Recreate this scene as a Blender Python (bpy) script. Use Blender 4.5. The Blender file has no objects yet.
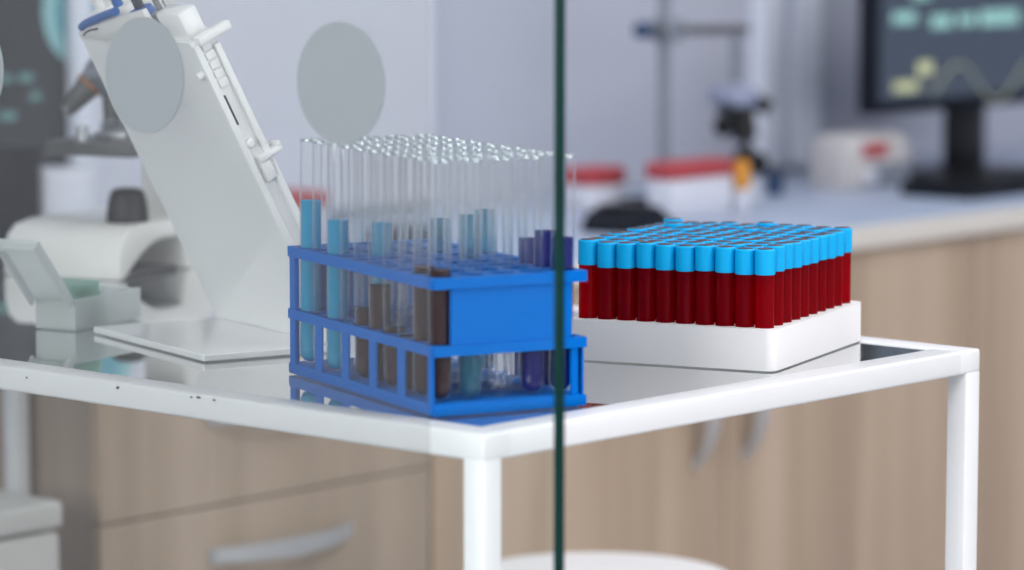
import bpy, bmesh, math, random
from mathutils import Vector, Matrix
random.seed(7)
sc = bpy.context.scene
col = sc.collection
R = math.radians
TZ = 0.90                       # height of the lab table's top above the floor
ANG = 0.7341
THB = math.pi/2 - ANG           # the room's axes: local x runs along the benches, local y towards the back wall
OX, OY = -0.0224, 2.665         # the near corner of the lab table

def room(b, a, z=0.0):
    """room coordinates (z measured from the table top) to world"""
    return Vector((OX + b*math.cos(THB) - a*math.sin(THB), OY + b*math.sin(THB) + a*math.cos(THB), TZ + z))

# ------------------------------------------------------------------ materials
def new_mat(name):
    m = bpy.data.materials.new(name); m.use_nodes = True
    nt = m.node_tree; nt.nodes.clear()
    out = nt.nodes.new('ShaderNodeOutputMaterial')
    return m, nt, out

def principled(name, color, rough=0.5, metal=0.0, spec=0.5, noise=0.0, nscale=20, trans=0.0, ior=1.45, emit=None, estr=1.0, coat=0.0, bump=0.0):
    m, nt, out = new_mat(name)
    p = nt.nodes.new('ShaderNodeBsdfPrincipled')
    p.inputs['Base Color'].default_value = (*color, 1)
    p.inputs['Roughness'].default_value = rough
    p.inputs['Metallic'].default_value = metal
    p.inputs['Specular IOR Level'].default_value = spec
    p.inputs['Transmission Weight'].default_value = trans
    p.inputs['IOR'].default_value = ior
    p.inputs['Coat Weight'].default_value = coat
    if emit:
        p.inputs['Emission Color'].default_value = (*emit, 1)
        p.inputs['Emission Strength'].default_value = estr
    if noise or bump:
        tc = nt.nodes.new('ShaderNodeTexCoord')
        nz = nt.nodes.new('ShaderNodeTexNoise'); nz.inputs['Scale'].default_value = nscale
        nz.inputs['Detail'].default_value = 4
        nt.links.new(tc.outputs['Object'], nz.inputs['Vector'])
        if noise:
            mx = nt.nodes.new('ShaderNodeMix'); mx.data_type = 'RGBA'
            mx.inputs[6].default_value = (*[c*(1-noise) for c in color], 1)
            mx.inputs[7].default_value = (*[min(1, c*(1+noise)) for c in color], 1)
            nt.links.new(nz.outputs['Fac'], mx.inputs[0])
            nt.links.new(mx.outputs[2], p.inputs['Base Color'])
        if bump:
            bp = nt.nodes.new('ShaderNodeBump'); bp.inputs['Strength'].default_value = bump; bp.inputs['Distance'].default_value = 0.002
            nt.links.new(nz.outputs['Fac'], bp.inputs['Height']); nt.links.new(bp.outputs['Normal'], p.inputs['Normal'])
    nt.links.new(p.outputs[0], out.inputs[0])
    return m

def clear_glass(name, tint=(0.97, 0.98, 0.98), rough=0.01, f0=0.04, gain=0.96, power=5.0):
    """thin clear glass: see-through head on, mirror-like at grazing angles (Schlick)"""
    m, nt, out = new_mat(name)
    tr = nt.nodes.new('ShaderNodeBsdfTransparent'); tr.inputs[0].default_value = (*tint, 1)
    gl = nt.nodes.new('ShaderNodeBsdfGlossy'); gl.inputs['Roughness'].default_value = rough; gl.inputs['Color'].default_value = (1, 1, 1, 1)
    lw = nt.nodes.new('ShaderNodeLayerWeight'); lw.inputs['Blend'].default_value = 0.5
    pw = nt.nodes.new('ShaderNodeMath'); pw.operation = 'POWER'; pw.inputs[1].default_value = power
    ml = nt.nodes.new('ShaderNodeMath'); ml.operation = 'MULTIPLY_ADD'; ml.inputs[1].default_value = gain; ml.inputs[2].default_value = f0
    ml.use_clamp = True
    mx = nt.nodes.new('ShaderNodeMixShader')
    nt.links.new(lw.outputs['Facing'], pw.inputs[0]); nt.links.new(pw.outputs[0], ml.inputs[0])
    nt.links.new(ml.outputs[0], mx.inputs[0]); nt.links.new(tr.outputs[0], mx.inputs[1]); nt.links.new(gl.outputs[0], mx.inputs[2])
    nt.links.new(mx.outputs[0], out.inputs[0])
    return m

def film_mat(name, tint, diff, fac, translucent=0.4):
    """thin tinted sheet: part see-through, part scattering"""
    m, nt, out = new_mat(name)
    tr = nt.nodes.new('ShaderNodeBsdfTransparent'); tr.inputs[0].default_value = (*tint, 1)
    df = nt.nodes.new('ShaderNodeBsdfDiffuse'); df.inputs[0].default_value = (*diff, 1)
    tl = nt.nodes.new('ShaderNodeBsdfTranslucent'); tl.inputs[0].default_value = (*diff, 1)
    m1 = nt.nodes.new('ShaderNodeMixShader'); m1.inputs[0].default_value = translucent
    m2 = nt.nodes.new('ShaderNodeMixShader'); m2.inputs[0].default_value = fac
    nt.links.new(df.outputs[0], m1.inputs[1]); nt.links.new(tl.outputs[0], m1.inputs[2])
    nt.links.new(tr.outputs[0], m2.inputs[1]); nt.links.new(m1.outputs[0], m2.inputs[2])
    nt.links.new(m2.outputs[0], out.inputs[0])
    return m

def wood(name, c0, c1, dark):
    m, nt, out = new_mat(name)
    p = nt.nodes.new('ShaderNodeBsdfPrincipled'); p.inputs['Roughness'].default_value = 0.5
    tc = nt.nodes.new('ShaderNodeTexCoord')
    mp = nt.nodes.new('ShaderNodeMapping'); mp.inputs['Scale'].default_value = (9, 9, 0.35)
    nz = nt.nodes.new('ShaderNodeTexNoise'); nz.inputs['Scale'].default_value = 1.3; nz.inputs['Detail'].default_value = 3; nz.inputs['Distortion'].default_value = 0.4
    rp = nt.nodes.new('ShaderNodeValToRGB')
    rp.color_ramp.elements[0].position = 0.32; rp.color_ramp.elements[0].color = (*dark, 1)
    rp.color_ramp.elements[1].position = 0.68; rp.color_ramp.elements[1].color = (*c1, 1)
    e = rp.color_ramp.elements.new(0.5); e.color = (*c0, 1)
    mp2 = nt.nodes.new('ShaderNodeMapping'); mp2.inputs['Scale'].default_value = (160, 160, 2.5)
    nz2 = nt.nodes.new('ShaderNodeTexNoise'); nz2.inputs['Scale'].default_value = 1.0
    mx = nt.nodes.new('ShaderNodeMix'); mx.data_type = 'RGBA'; mx.blend_type = 'MULTIPLY'; mx.inputs[0].default_value = 0.25
    nt.links.new(tc.outputs['Object'], mp.inputs[0]); nt.links.new(mp.outputs[0], nz.inputs['Vector'])
    nt.links.new(tc.outputs['Object'], mp2.inputs[0]); nt.links.new(mp2.outputs[0], nz2.inputs['Vector'])
    nt.links.new(nz.outputs['Fac'], rp.inputs[0]); nt.links.new(rp.outputs[0], mx.inputs[6]); nt.links.new(nz2.outputs['Fac'], mx.inputs[7])
    nt.links.new(mx.outputs[2], p.inputs['Base Color']); nt.links.new(p.outputs[0], out.inputs[0])
    return m

def liquid_mat(name, tint, diff, fac, rough=0.05):
    m, nt, out = new_mat(name)
    tr = nt.nodes.new('ShaderNodeBsdfTransparent'); tr.inputs[0].default_value = (*tint, 1)
    p = nt.nodes.new('ShaderNodeBsdfPrincipled'); p.inputs['Base Color'].default_value = (*diff, 1); p.inputs['Roughness'].default_value = rough; p.inputs['Specular IOR Level'].default_value = 0.15
    tl = nt.nodes.new('ShaderNodeBsdfTranslucent'); tl.inputs[0].default_value = (*diff, 1)
    m1 = nt.nodes.new('ShaderNodeMixShader'); m1.inputs[0].default_value = 0.4
    m2 = nt.nodes.new('ShaderNodeMixShader'); m2.inputs[0].default_value = fac
    nt.links.new(p.outputs[0], m1.inputs[1]); nt.links.new(tl.outputs[0], m1.inputs[2])
    nt.links.new(tr.outputs[0], m2.inputs[1]); nt.links.new(m1.outputs[0], m2.inputs[2])
    nt.links.new(m2.outputs[0], out.inputs[0])
    return m

M = {}
M['wall'] = principled('wall_paint', (0.455, 0.47, 0.55), 0.7, noise=0.03, nscale=3)
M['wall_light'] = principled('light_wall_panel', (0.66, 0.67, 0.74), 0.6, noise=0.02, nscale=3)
M['wall_front'] = principled('wall_paint_warm', (0.72, 0.73, 0.76), 0.7, noise=0.03, nscale=3)
M['ceiling'] = principled('ceiling_paint', (0.86, 0.87, 0.90), 0.8, noise=0.02, nscale=5)
M['floor'] = principled('vinyl_floor', (0.33, 0.33, 0.35), 0.35, noise=0.08, nscale=40)
M['trim'] = principled('white_trim', (0.74, 0.77, 0.86), 0.4, noise=0.02)
M['white_metal'] = principled('white_powder_coat', (0.73, 0.73, 0.735), 0.32, noise=0.015, nscale=60, bump=0.03)
M['chip'] = principled('chipped_paint', (0.10, 0.09, 0.09), 0.7, noise=0.3, nscale=400)
M['table_glass'] = clear_glass('table_glass', (0.90, 0.94, 0.93), 0.004, 0.045, 1.15, 2.5)
M['pane'] = clear_glass('partition_glass', (0.965, 0.98, 0.975), 0.004, 0.008)
M['glass_edge'] = principled('green_glass_edge', (0.002, 0.030, 0.025), 0.25, spec=0.2, noise=0.4, nscale=9)
M['film'] = film_mat('window_film', (0.985, 0.985, 0.985), (0.18, 0.182, 0.18), 0.12, 0.3)
M['dot'] = film_mat('frosted_dot', (0.85, 0.87, 0.88), (0.34, 0.375, 0.385), 0.78, 0.3)
M['rack'] = principled('blue_plastic', (0.0, 0.128, 0.50), 0.45, spec=0.04, noise=0.05, nscale=30)
M['tube_glass'] = clear_glass('tube_glass', (0.998, 0.999, 0.999), 0.02, 0.016, 0.75, 3.2)
M['tube_rim'] = clear_glass('tube_rim_glass', (0.9, 0.93, 0.93), 0.03, 0.18, 0.8, 2.0)
M['cyan'] = liquid_mat('cyan_solution', (0.01, 0.68, 0.95), (0.0, 0.46, 0.74), 0.84)
M['teal'] = liquid_mat('pale_teal_solution', (0.35, 0.72, 0.80), (0.06, 0.30, 0.42), 0.35)
M['violet'] = liquid_mat('violet_solution', (0.10, 0.08, 0.60), (0.012, 0.012, 0.24), 0.60)
M['brown'] = liquid_mat('dark_blood', (0.28, 0.02, 0.03), (0.045, 0.010, 0.012), 0.90)
M['foam'] = principled('white_foam', (0.80, 0.785, 0.785), 0.75, noise=0.02, nscale=250, bump=0.05)
M['cap'] = principled('light_blue_cap', (0.001, 0.385, 0.76), 0.45, spec=0.2, noise=0.04, nscale=80)
M['cap_plug'] = principled('dark_cap_plug', (0.03, 0.012, 0.022), 0.4, noise=0.2, nscale=100)
M['acrylic'] = principled('white_acrylic', (0.86, 0.86, 0.86), 0.14, noise=0.01, nscale=10)
M['off_white'] = principled('off_white_plastic', (0.80, 0.79, 0.77), 0.32, noise=0.02)
M['slot'] = principled('dark_slot', (0.04, 0.045, 0.06), 0.4, noise=0.1)
M['pip_blue'] = principled('pipette_blue', (0.03, 0.13, 0.42), 0.35, noise=0.05)
M['pip_grey'] = principled('pipette_grey', (0.30, 0.31, 0.34), 0.3, noise=0.05)
M['steel'] = principled('brushed_steel', (0.42, 0.43, 0.45), 0.35, metal=0.9, noise=0.1, nscale=60)
M['black'] = principled('black_plastic', (0.010, 0.010, 0.012), 0.35, spec=0.35, noise=0.2, nscale=60)
M['black_matt'] = principled('black_matt', (0.008, 0.010, 0.016), 0.6, spec=0.2, noise=0.2, nscale=60)
M['dark_grey'] = principled('dark_grey_metal', (0.09, 0.09, 0.095), 0.4, noise=0.1)
M['mid_grey'] = principled('mid_grey_metal', (0.19, 0.21, 0.25), 0.4, noise=0.1)
M['ochre'] = principled('objective_ring', (0.45, 0.16, 0.04), 0.4, noise=0.1)
M['frost_plastic'] = film_mat('frosted_plastic', (0.93, 0.95, 0.95), (0.86, 0.88, 0.88), 0.72, 0.45)
M['slide_glass'] = film_mat('green_edged_slide_glass', (0.82, 0.95, 0.90), (0.68, 0.80, 0.76), 0.5, 0.5)
M['wood'] = wood('pale_oak_laminate', (0.50, 0.375, 0.27), (0.60, 0.46, 0.35), (0.44, 0.33, 0.245))
M['wood_side'] = wood('pale_oak_side', (0.40, 0.31, 0.24), (0.45, 0.35, 0.28), (0.36, 0.28, 0.22))  # darker oak: shade on the unit's side painted into the colour
M['counter'] = principled('grey_white_laminate', (0.36, 0.42, 0.54), 0.35, noise=0.02, nscale=50)
M['counter_edge'] = principled('beige_edge_band', (0.66, 0.62, 0.57), 0.45, noise=0.02, nscale=50)
M['lens_grey'] = principled('pale_blue_grey', (0.27, 0.30, 0.42), 0.4, noise=0.05)
M['handle'] = principled('satin_nickel', (0.55, 0.55, 0.56), 0.38, metal=0.4, noise=0.05)
M['red'] = principled('red_plastic', (0.40, 0.055, 0.065), 0.45, noise=0.08)
M['carton'] = principled('pale_grey_plastic', (0.62, 0.63, 0.70), 0.5, noise=0.03)
M['amber'] = principled('amber_liquid_bottle', (0.62, 0.26, 0.02), 0.3, noise=0.08)
M['bin'] = principled('bin_plastic', (0.62, 0.60, 0.57), 0.4, noise=0.02)
M['seat'] = principled('white_vinyl', (0.80, 0.78, 0.77), 0.45, noise=0.02)
M['device'] = principled('device_plastic', (0.50, 0.48, 0.48), 0.45, noise=0.03)
M['navy'] = principled('navy_plastic', (0.02, 0.05, 0.12), 0.4, noise=0.1)
M['screen'] = principled('dim_blue_screen', (0.02, 0.025, 0.035), 0.3, noise=0.1, emit=(0.050, 0.070, 0.105), estr=1.0)
M['screen_dark'] = principled('dim_grey_screen', (0.02, 0.022, 0.024), 0.3, noise=0.1, emit=(0.030, 0.033, 0.042), estr=1.0)
M['teal_glow'] = principled('teal_readout', (0.1, 0.2, 0.2), 0.4, noise=0.1, emit=(0.38, 0.70, 0.66), estr=1.0)
M['teal_glow2'] = principled('teal_graphic', (0.1, 0.2, 0.2), 0.4, noise=0.1, emit=(0.22, 0.47, 0.50), estr=1.0)
M['teal_glow3'] = principled('blue_teal_graphic', (0.1, 0.2, 0.2), 0.4, noise=0.1, emit=(0.11, 0.33, 0.42), estr=1.0)
M['yellow_glow'] = principled('yellow_readout', (0.2, 0.2, 0.1), 0.4, noise=0.1, emit=(0.62, 0.66, 0.40), estr=1.0)
M['wave_glow'] = principled('pale_trace', (0.2, 0.2, 0.1), 0.4, noise=0.1, emit=(0.22, 0.24, 0.22), estr=1.0)
M['dim_teal'] = principled('dim_teal_text', (0.1, 0.2, 0.2), 0.4, noise=0.1, emit=(0.07, 0.15, 0.15), estr=1.0)
M['teal_sign'] = principled('pale_teal_paint', (0.30, 0.56, 0.58), 0.5, noise=0.05)
M['teal_sign2'] = principled('teal_paint', (0.12, 0.38, 0.46), 0.5, noise=0.1)
M['sky_pane'] = principled('overcast_sky_pane', (0.8, 0.85, 0.9), 0.3, noise=0.02, emit=(0.95, 0.98, 1.0), estr=1.6)
M['lamp'] = principled('lamp_diffuser', (0.9, 0.9, 0.9), 0.5, noise=0.01, emit=(1.0, 0.98, 0.97), estr=3.0)

def blood_mat():
    m, nt, out = new_mat('blood_in_clear_tube')
    p = nt.nodes.new('ShaderNodeBsdfPrincipled')
    p.inputs['Base Color'].default_value = (0.22, 0.0004, 0.007, 1); p.inputs['Roughness'].default_value = 0.14; p.inputs['Specular IOR Level'].default_value = 0.2
    tr = nt.nodes.new('ShaderNodeBsdfTranslucent'); tr.inputs[0].default_value = (0.95, 0.002, 0.025, 1)
    gl = nt.nodes.new('ShaderNodeBsdfTransparent'); gl.inputs[0].default_value = (0.85, 0.010, 0.035, 1)
    nz = nt.nodes.new('ShaderNodeTexNoise'); nz.inputs['Scale'].default_value = 30
    tc = nt.nodes.new('ShaderNodeTexCoord'); nt.links.new(tc.outputs['Object'], nz.inputs['Vector'])
    mr = nt.nodes.new('ShaderNodeMapRange'); mr.inputs[3].default_value = 0.38; mr.inputs[4].default_value = 0.52
    nt.links.new(nz.outputs['Fac'], mr.inputs[0])
    m1 = nt.nodes.new('ShaderNodeMixShader'); m2 = nt.nodes.new('ShaderNodeMixShader'); m2.inputs[0].default_value = 0.36
    nt.links.new(mr.outputs[0], m1.inputs[0]); nt.links.new(p.outputs[0], m1.inputs[1]); nt.links.new(tr.outputs[0], m1.inputs[2])
    nt.links.new(m1.outputs[0], m2.inputs[1]); nt.links.new(gl.outputs[0], m2.inputs[2])
    nt.links.new(m2.outputs[0], out.inputs[0])
    return m
M['blood'] = blood_mat()

# ------------------------------------------------------------------ mesh helpers
class MB:
    def __init__(s): s.bm = bmesh.new()
    def box(s, x0, x1, y0, y1, z0, z1, bev=0.0, seg=2, mat=None):
        r = bmesh.ops.create_cube(s.bm, size=1.0)
        vs = r['verts']
        bmesh.ops.scale(s.bm, vec=(x1-x0, y1-y0, z1-z0), verts=vs)
        bmesh.ops.translate(s.bm, vec=((x0+x1)/2, (y0+y1)/2, (z0+z1)/2), verts=vs)
        if bev > 0:
            es = list({e for v in vs for e in v.link_edges})
            rr = bmesh.ops.bevel(s.bm, geom=es, offset=bev, segments=seg, affect='EDGES', profile=0.5)
            vs = list({v for f in rr['faces'] for v in f.verts} | {v for v in vs if v.is_valid})
        if mat is not None: bmesh.ops.transform(s.bm, matrix=mat, verts=vs)
        return s
    def lathe(s, prof, n=24, mat=None, close=False):
        rings = []; new = []
        for r, z in prof:
            if r < 1e-7:
                v = s.bm.verts.new((0, 0, z)); rings.append([v]); new.append(v)
            else:
                ring = [s.bm.verts.new((r*math.cos(2*math.pi*k/n), r*math.sin(2*math.pi*k/n), z)) for k in range(n)]
                rings.append(ring); new += ring
        if close: rings.append(rings[0])
        for a, b in zip(rings, rings[1:]):
            for k in range(n):
                k2 = (k+1) % n
                if len(a) == 1 and len(b) == 1: continue
                if len(a) == 1: f = [a[0], b[k2], b[k]]
                elif len(b) == 1: f = [a[k], a[k2], b[0]]
                else: f = [a[k], a[k2], b[k2], b[k]]
                try: s.bm.faces.new(f)
                except ValueError: pass
        if mat is not None: bmesh.ops.transform(s.bm, matrix=mat, verts=new)
        return s
    def rod(s, p, q, r, r2=None, n=16):
        p, q = Vector(p), Vector(q); d = q-p; L = d.length; r2 = r if r2 is None else r2
        m = Matrix.Translation(p) @ d.to_track_quat('Z', 'Y').to_matrix().to_4x4()
        return s.lathe([(0, 0), (r*0.9, 0), (r, 0.06*min(L, r*2)), (r2, L-0.06*min(L, r2*2)), (r2*0.9, L), (0, L)], n, m)
    def tube(s, pts, r, n=8):
        pts = [Vector(p) for p in pts]; prev = None
        for i, p in enumerate(pts):
            t = (pts[min(i+1, len(pts)-1)] - pts[max(i-1, 0)]).normalized()
            up = Vector((0, 0, 1)) if abs(t.z) < 0.9 else Vector((0, 1, 0))
            u = t.cross(up).normalized(); w = u.cross(t)
            ring = [s.bm.verts.new(p + r*(u*math.cos(2*math.pi*k/n) + w*math.sin(2*math.pi*k/n))) for k in range(n)]
            if prev:
                for k in range(n): s.bm.faces.new([prev[k], prev[(k+1) % n], ring[(k+1) % n], ring[k]])
            else: s.bm.faces.new(ring[::-1])
            prev = ring
        s.bm.faces.new(prev); return s
    def prism(s, poly, d0, d1, axis='y', bev=0.0, mat=None):
        """closed outline in two axes, extruded along the third from d0 to d1"""
        def P(u, v, d):
            return {'y': (u, d, v), 'x': (d, u, v), 'z': (u, v, d)}[axis]
        a = [s.bm.verts.new(P(u, v, d0)) for u, v in poly]; b = [s.bm.verts.new(P(u, v, d1)) for u, v in poly]
        fs = [s.bm.faces.new(a[::-1]), s.bm.faces.new(b)]
        n = len(poly)
        for k in range(n): fs.append(s.bm.faces.new([a[k], a[(k+1) % n], b[(k+1) % n], b[k]]))
        bmesh.ops.recalc_face_normals(s.bm, faces=fs)
        vs = a + b
        if bev:
            es = list({e for f in fs[:2] for e in f.edges})
            rr = bmesh.ops.bevel(s.bm, geom=es, offset=bev, segments=2, affect='EDGES', profile=0.5)
            vs = list({v for f in rr['faces'] for v in f.verts} | {v for v in vs if v.is_valid})
        if mat is not None: bmesh.ops.transform(s.bm, matrix=mat, verts=vs)
        return s
    def build(s, name, mat, parent=None, loc=(0, 0, 0), rotz=0.0, smooth=35):
        bmesh.ops.remove_doubles(s.bm, verts=s.bm.verts, dist=1e-6)
        bmesh.ops.recalc_face_normals(s.bm, faces=s.bm.faces)
        me = bpy.data.meshes.new(name); s.bm.to_mesh(me); s.bm.free()
        me.materials.append(mat)
        for p in me.polygons: p.use_smooth = True
        me.set_sharp_from_angle(angle=R(smooth))
        o = bpy.data.objects.new(name, me); col.objects.link(o)
        o.parent = parent; o.location = loc; o.rotation_euler = (0, 0, rotz)
        return o

def tag(o, label, cat, group=None, kind=None):
    o['label'] = label; o['category'] = cat
    if group: o['group'] = group
    if kind: o['kind'] = kind
    return o
def thing(name, label, cat, loc, rotz=0.0, group=None):
    o = bpy.data.objects.new(name, None); o.empty_display_size = 0.05; col.objects.link(o)
    o.location = loc; o.rotation_euler = (0, 0, rotz)
    return tag(o, label, cat, group)
def struct(o, label=None, cat=None):
    o['kind'] = 'structure'
    if label: o['label'] = label
    if cat: o['category'] = cat
    return o
def copy_thing(src, label, loc, rot):
    r = src.copy(); col.objects.link(r); r.location = loc; r.rotation_euler = rot; r['label'] = label
    for ch in list(src.children):
        c = ch.copy(); col.objects.link(c); c.parent = r
        for g in list(ch.children):
            d = g.copy(); col.objects.link(d); d.parent = c
    return r
def arc(cx, cy, r, a0, a1, n):
    return [(cx + r*math.cos(R(a0+(a1-a0)*k/n)), cy + r*math.sin(R(a0+(a1-a0)*k/n))) for k in range(n+1)]

def perforated(mb, nx, ny, px, py, r, z0, z1, mx0, mx1, my0, my1, N=16, zb=None, corner=0.0):
    """plate centred on its hole grid start: holes at ((i+.5)px, (j+.5)py); margins around; zb = depth of blind wells"""
    bm = mb.bm
    th = [2*math.pi*(k+0.5)/N if False else 2*math.pi*k/N for k in range(N)]
    def V(x, y, z): return bm.verts.new((x, y, z))
    levels = [z1] if zb is not None else [z1, z0]
    for i in range(nx):
        for j in range(ny):
            cx, cy = (i+.5)*px, (j+.5)*py
            rings = {}
            for z in levels:
                inn = [V(cx+r*math.cos(t), cy+r*math.sin(t), z) for t in th]
                outv = []
                for t in th:
                    c, s_ = math.cos(t), math.sin(t); k = 1/max(abs(c), abs(s_))
                    outv.append(V(cx+c*k*px/2, cy+s_*k*py/2, z))
                for k in range(N):
                    bm.faces.new([inn[k], outv[k], outv[(k+1) % N], inn[(k+1) % N]])
                rings[z] = inn
            if zb is None: lo = rings[z0]
            else:
                lo = [V(cx+r*math.cos(t), cy+r*math.sin(t), zb) for t in th]; bm.faces.new(lo)
            hi = rings[z1]
            for k in range(N): bm.faces.new([hi[k], hi[(k+1) % N], lo[(k+1) % N], lo[k]])
    gx, gy = nx*px, ny*py
    X0, X1, Y0, Y1 = -mx0, gx+mx1, -my0, gy+my1
    c = corner
    if c > 0:
        out = arc(X1-c, Y0+c, c, -90, 0, 5) + arc(X1-c, Y1-c, c, 0, 90, 5) + arc(X0+c, Y1-c, c, 90, 180, 5) + arc(X0+c, Y0+c, c, 180, 270, 5)
        # groups per corner of 6 points: order right-bottom, right-top, left-top, left-bottom
        G = [out[0:6], out[6:12], out[12:18], out[18:24]]
        gc = [(gx, 0), (gx, gy), (0, gy), (0, 0)]
    else:
        G = [[(X1, Y0)], [(X1, Y1)], [(X0, Y1)], [(X0, Y0)]]; gc = [(gx, 0), (gx, gy), (0, gy), (0, 0)]
        out = [g[0] for g in G]
    for z in levels:
        for q in range(4):
            a, b = gc[q], gc[(q+1) % 4]
            p1, p2 = G[q][-1], G[(q+1) % 4][0]
            bm.faces.new([V(*a, z), V(*p1, z), V(*p2, z), V(*b, z)])
            if len(G[q]) > 1:
                bm.faces.new([V(*a, z)] + [V(*p, z) for p in G[q]])
    n = len(out)
    e = 0.0025 if c > 0 else 0.0
    def ringz(z): return [V(*p, z) for p in out]
    hi, lo = ringz(z1), ringz(z0)
    for k in range(n): bm.faces.new([hi[k], hi[(k+1) % n], lo[(k+1) % n], lo[k]])
    if zb is not None: bm.faces.new(ringz(z0)[::-1])
    return mb

# ------------------------------------------------------------------ the room
def rbox(name, mat, b0, b1, a0, a1, z0, z1, bev=0.0, parent=None):
    """box in room axes, z measured from the floor"""
    mb = MB().box(b0, b1, a0, a1, z0, z1, bev)
    o = mb.build(name, mat, parent, (OX, OY, 0) if parent is None else (0, 0, 0), THB if parent is None else 0)
    return o
B0, B1, A0, A1, CH = -3.6, 5.6, -3.4, 1.95, 2.7
struct(rbox('floor', M['floor'], B0, B1, A0, A1, -0.1, 0), 'grey vinyl laboratory floor', 'floor')
struct(rbox('ceiling', M['ceiling'], B0, B1, A0, A1, CH, CH+0.1), 'plain white laboratory ceiling', 'ceiling')
struct(rbox('wall_back', M['wall'], B0, B1, A1, A1+0.1, 0, CH), 'pale lilac wall behind the long counter', 'wall')
struct(rbox('wall_front', M['wall_front'], B0, B1, A0-0.1, A0, 0, CH), 'pale wall opposite the counter', 'wall')
struct(rbox('wall_right', M['wall'], B1, B1+0.1, A0, A1, 0, CH), 'pale lilac wall at the far end of the counter', 'wall')
struct(rbox('wall_left', M['wall_front'], B0-0.1, B0, A0, A1, 0, CH), 'pale wall beyond the glass partition', 'wall')
struct(rbox('trim_1', M['trim'], 1.225, 1.260, 1.90, 1.916, 0.83, CH), 'slim white post by the left monitor, on the back wall', 'trim')
struct(rbox('wall_panel', M['wall_light'], 1.262, 1.985, 1.928, 1.9495, 0.83, CH), 'lighter wall panel between the white stand and the test tubes', 'wall panel')  # added sheet: stronger light on this stretch of wall put into its colour
struct(rbox('trim_2', M['trim'], 2.815, 2.865, 1.915, 1.95, 0.83, CH), 'white upright trim on the wall, further from the monitor', 'trim')
struct(rbox('trim_3', M['trim'], 2.905, 2.975, 1.915, 1.95, 0.83, CH), 'white upright trim on the wall beside the right monitor', 'trim')

# glass partition between the camera's side and the lab, parallel to the table's edge
gp = thing('glass_partition', 'clear glass partition with a dark green edge and grey frosted dots, before the table', 'glass partition', (OX, OY, 0), THB)
gp['kind'] = 'structure'
GB = -0.040
MB().box(GB-0.005, GB+0.005, -0.1125, 1.94, 0.0, 2.6).build('pane', M['pane'], gp)
MB().box(GB-0.0052, GB+0.0052, -0.1150, -0.1126, 0.0, 2.6, 0.0006).build('glass_edge', M['glass_edge'], gp)
f = MB().box(GB-0.0062, GB-0.0052, 0.0140, 1.94, 0.0, 2.6).build('window_film', M['film'], gp)  # added sheet whose scattering paints a haze over the pane's left part
for k in range(5):
    ca, cz, rr = 0.108+0.228*k, TZ+0.272-0.0022*k, 0.0480
    rot = Matrix.Translation((GB-0.0064, ca, cz)) @ Matrix.Rotation(R(-90), 4, 'Y')
    MB().lathe([(0, 0), (rr, 0), (rr, 0.0008), (0, 0.0008)], 64, rot).build('frosted_dot', M['dot'], gp)

# ceiling lights
def lamp(b, a, sx, sy, watts, color=(1, 1, 1), label=''):
    p = room(b, a); p.z = CH
    t = thing('ceiling_light', label, 'ceiling light', p, THB, 'flat ceiling light panels')
    MB().box(-sx/2-0.02, sx/2+0.02, -sy/2-0.02, sy/2+0.02, -0.03, -0.001, 0.004).build('frame', M['white_metal'], t)
    MB().box(-sx/2, sx/2, -sy/2, sy/2, -0.036, -0.031).build('diffuser', M['lamp'], t)
    L = bpy.data.lights.new('panel_light', 'AREA'); L.shape = 'RECTANGLE'; L.size = sx; L.size_y = sy; L.energy = watts; L.color = color
    o = bpy.data.objects.new('panel_light', L); col.objects.link(o); o.location = p - Vector((0, 0, 0.04)); o.rotation_euler = (0, 0, THB)
lamp(1.3, -0.9, 1.5, 0.9, 29, (1.0, 0.985, 0.97), 'flat white ceiling light panel above the lab table side')
lamp(-1.6, -1.2, 1.2, 0.9, 26, (1.0, 0.985, 0.97), 'flat white ceiling light panel on the near side of the partition')
lamp(3.4, 0.1, 1.4, 0.8, 26, (0.90, 0.94, 1.0), 'flat white ceiling light panel above the far counter')
lamp(1.4, 1.25, 1.4, 0.5, 9, (0.90, 0.94, 1.0), 'flat white ceiling light panel over the counter front')

# added fill lights built as windows, unseen, on the camera's side of the room
def fill_window(name, b, a, z0, z1, width, axis, watts, color, label):
    """axis 'b': set in the wall that runs along b; 'a': in the wall that runs along a"""
    p = room(b, a); p.z = 0
    rz = THB if axis == 'b' else THB-math.pi/2        # local +y points into the room
    t = thing(name, label, 'window', p, rz); t['kind'] = 'structure'
    h = MB()
    for x0, x1, q0, q1 in ((-width/2-.06, width/2+.06, z0-.06, z0), (-width/2-.06, width/2+.06, z1, z1+.06), (-width/2-.06, -width/2, z0, z1), (width/2, width/2+.06, z0, z1), (-.03, .03, z0, z1)):
        h.box(x0, x1, 0.001, 0.05, q0, q1, 0.004, 1)
    h.build('window_frame', M['white_metal'], t)
    MB().box(-width/2, width/2, 0.003, 0.008, z0, z1).build('bright_pane', M['sky_pane'], t)
    L = bpy.data.lights.new('daylight', 'AREA'); L.shape = 'RECTANGLE'; L.size = width; L.size_y = z1-z0; L.energy = watts; L.color = color
    o = bpy.data.objects.new('daylight', L); col.objects.link(o)
    d = Vector((-math.sin(rz), math.cos(rz), 0))
    o.location = p + d*0.06 + Vector((0, 0, (z0+z1)/2)); o.rotation_euler = (-d).to_track_quat('Z', 'Y').to_euler()
fill_window('window_1', 0.6, A0, 0.9, 2.3, 3.0, 'b', 45, (1.0, 0.985, 0.97), 'wide window in the wall facing the counter')
fill_window('window_2', B0, 0.0, 0.9, 2.3, 2.6, 'a', 135, (1.0, 0.99, 0.98), 'wide window in the wall beyond the partition')

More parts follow.
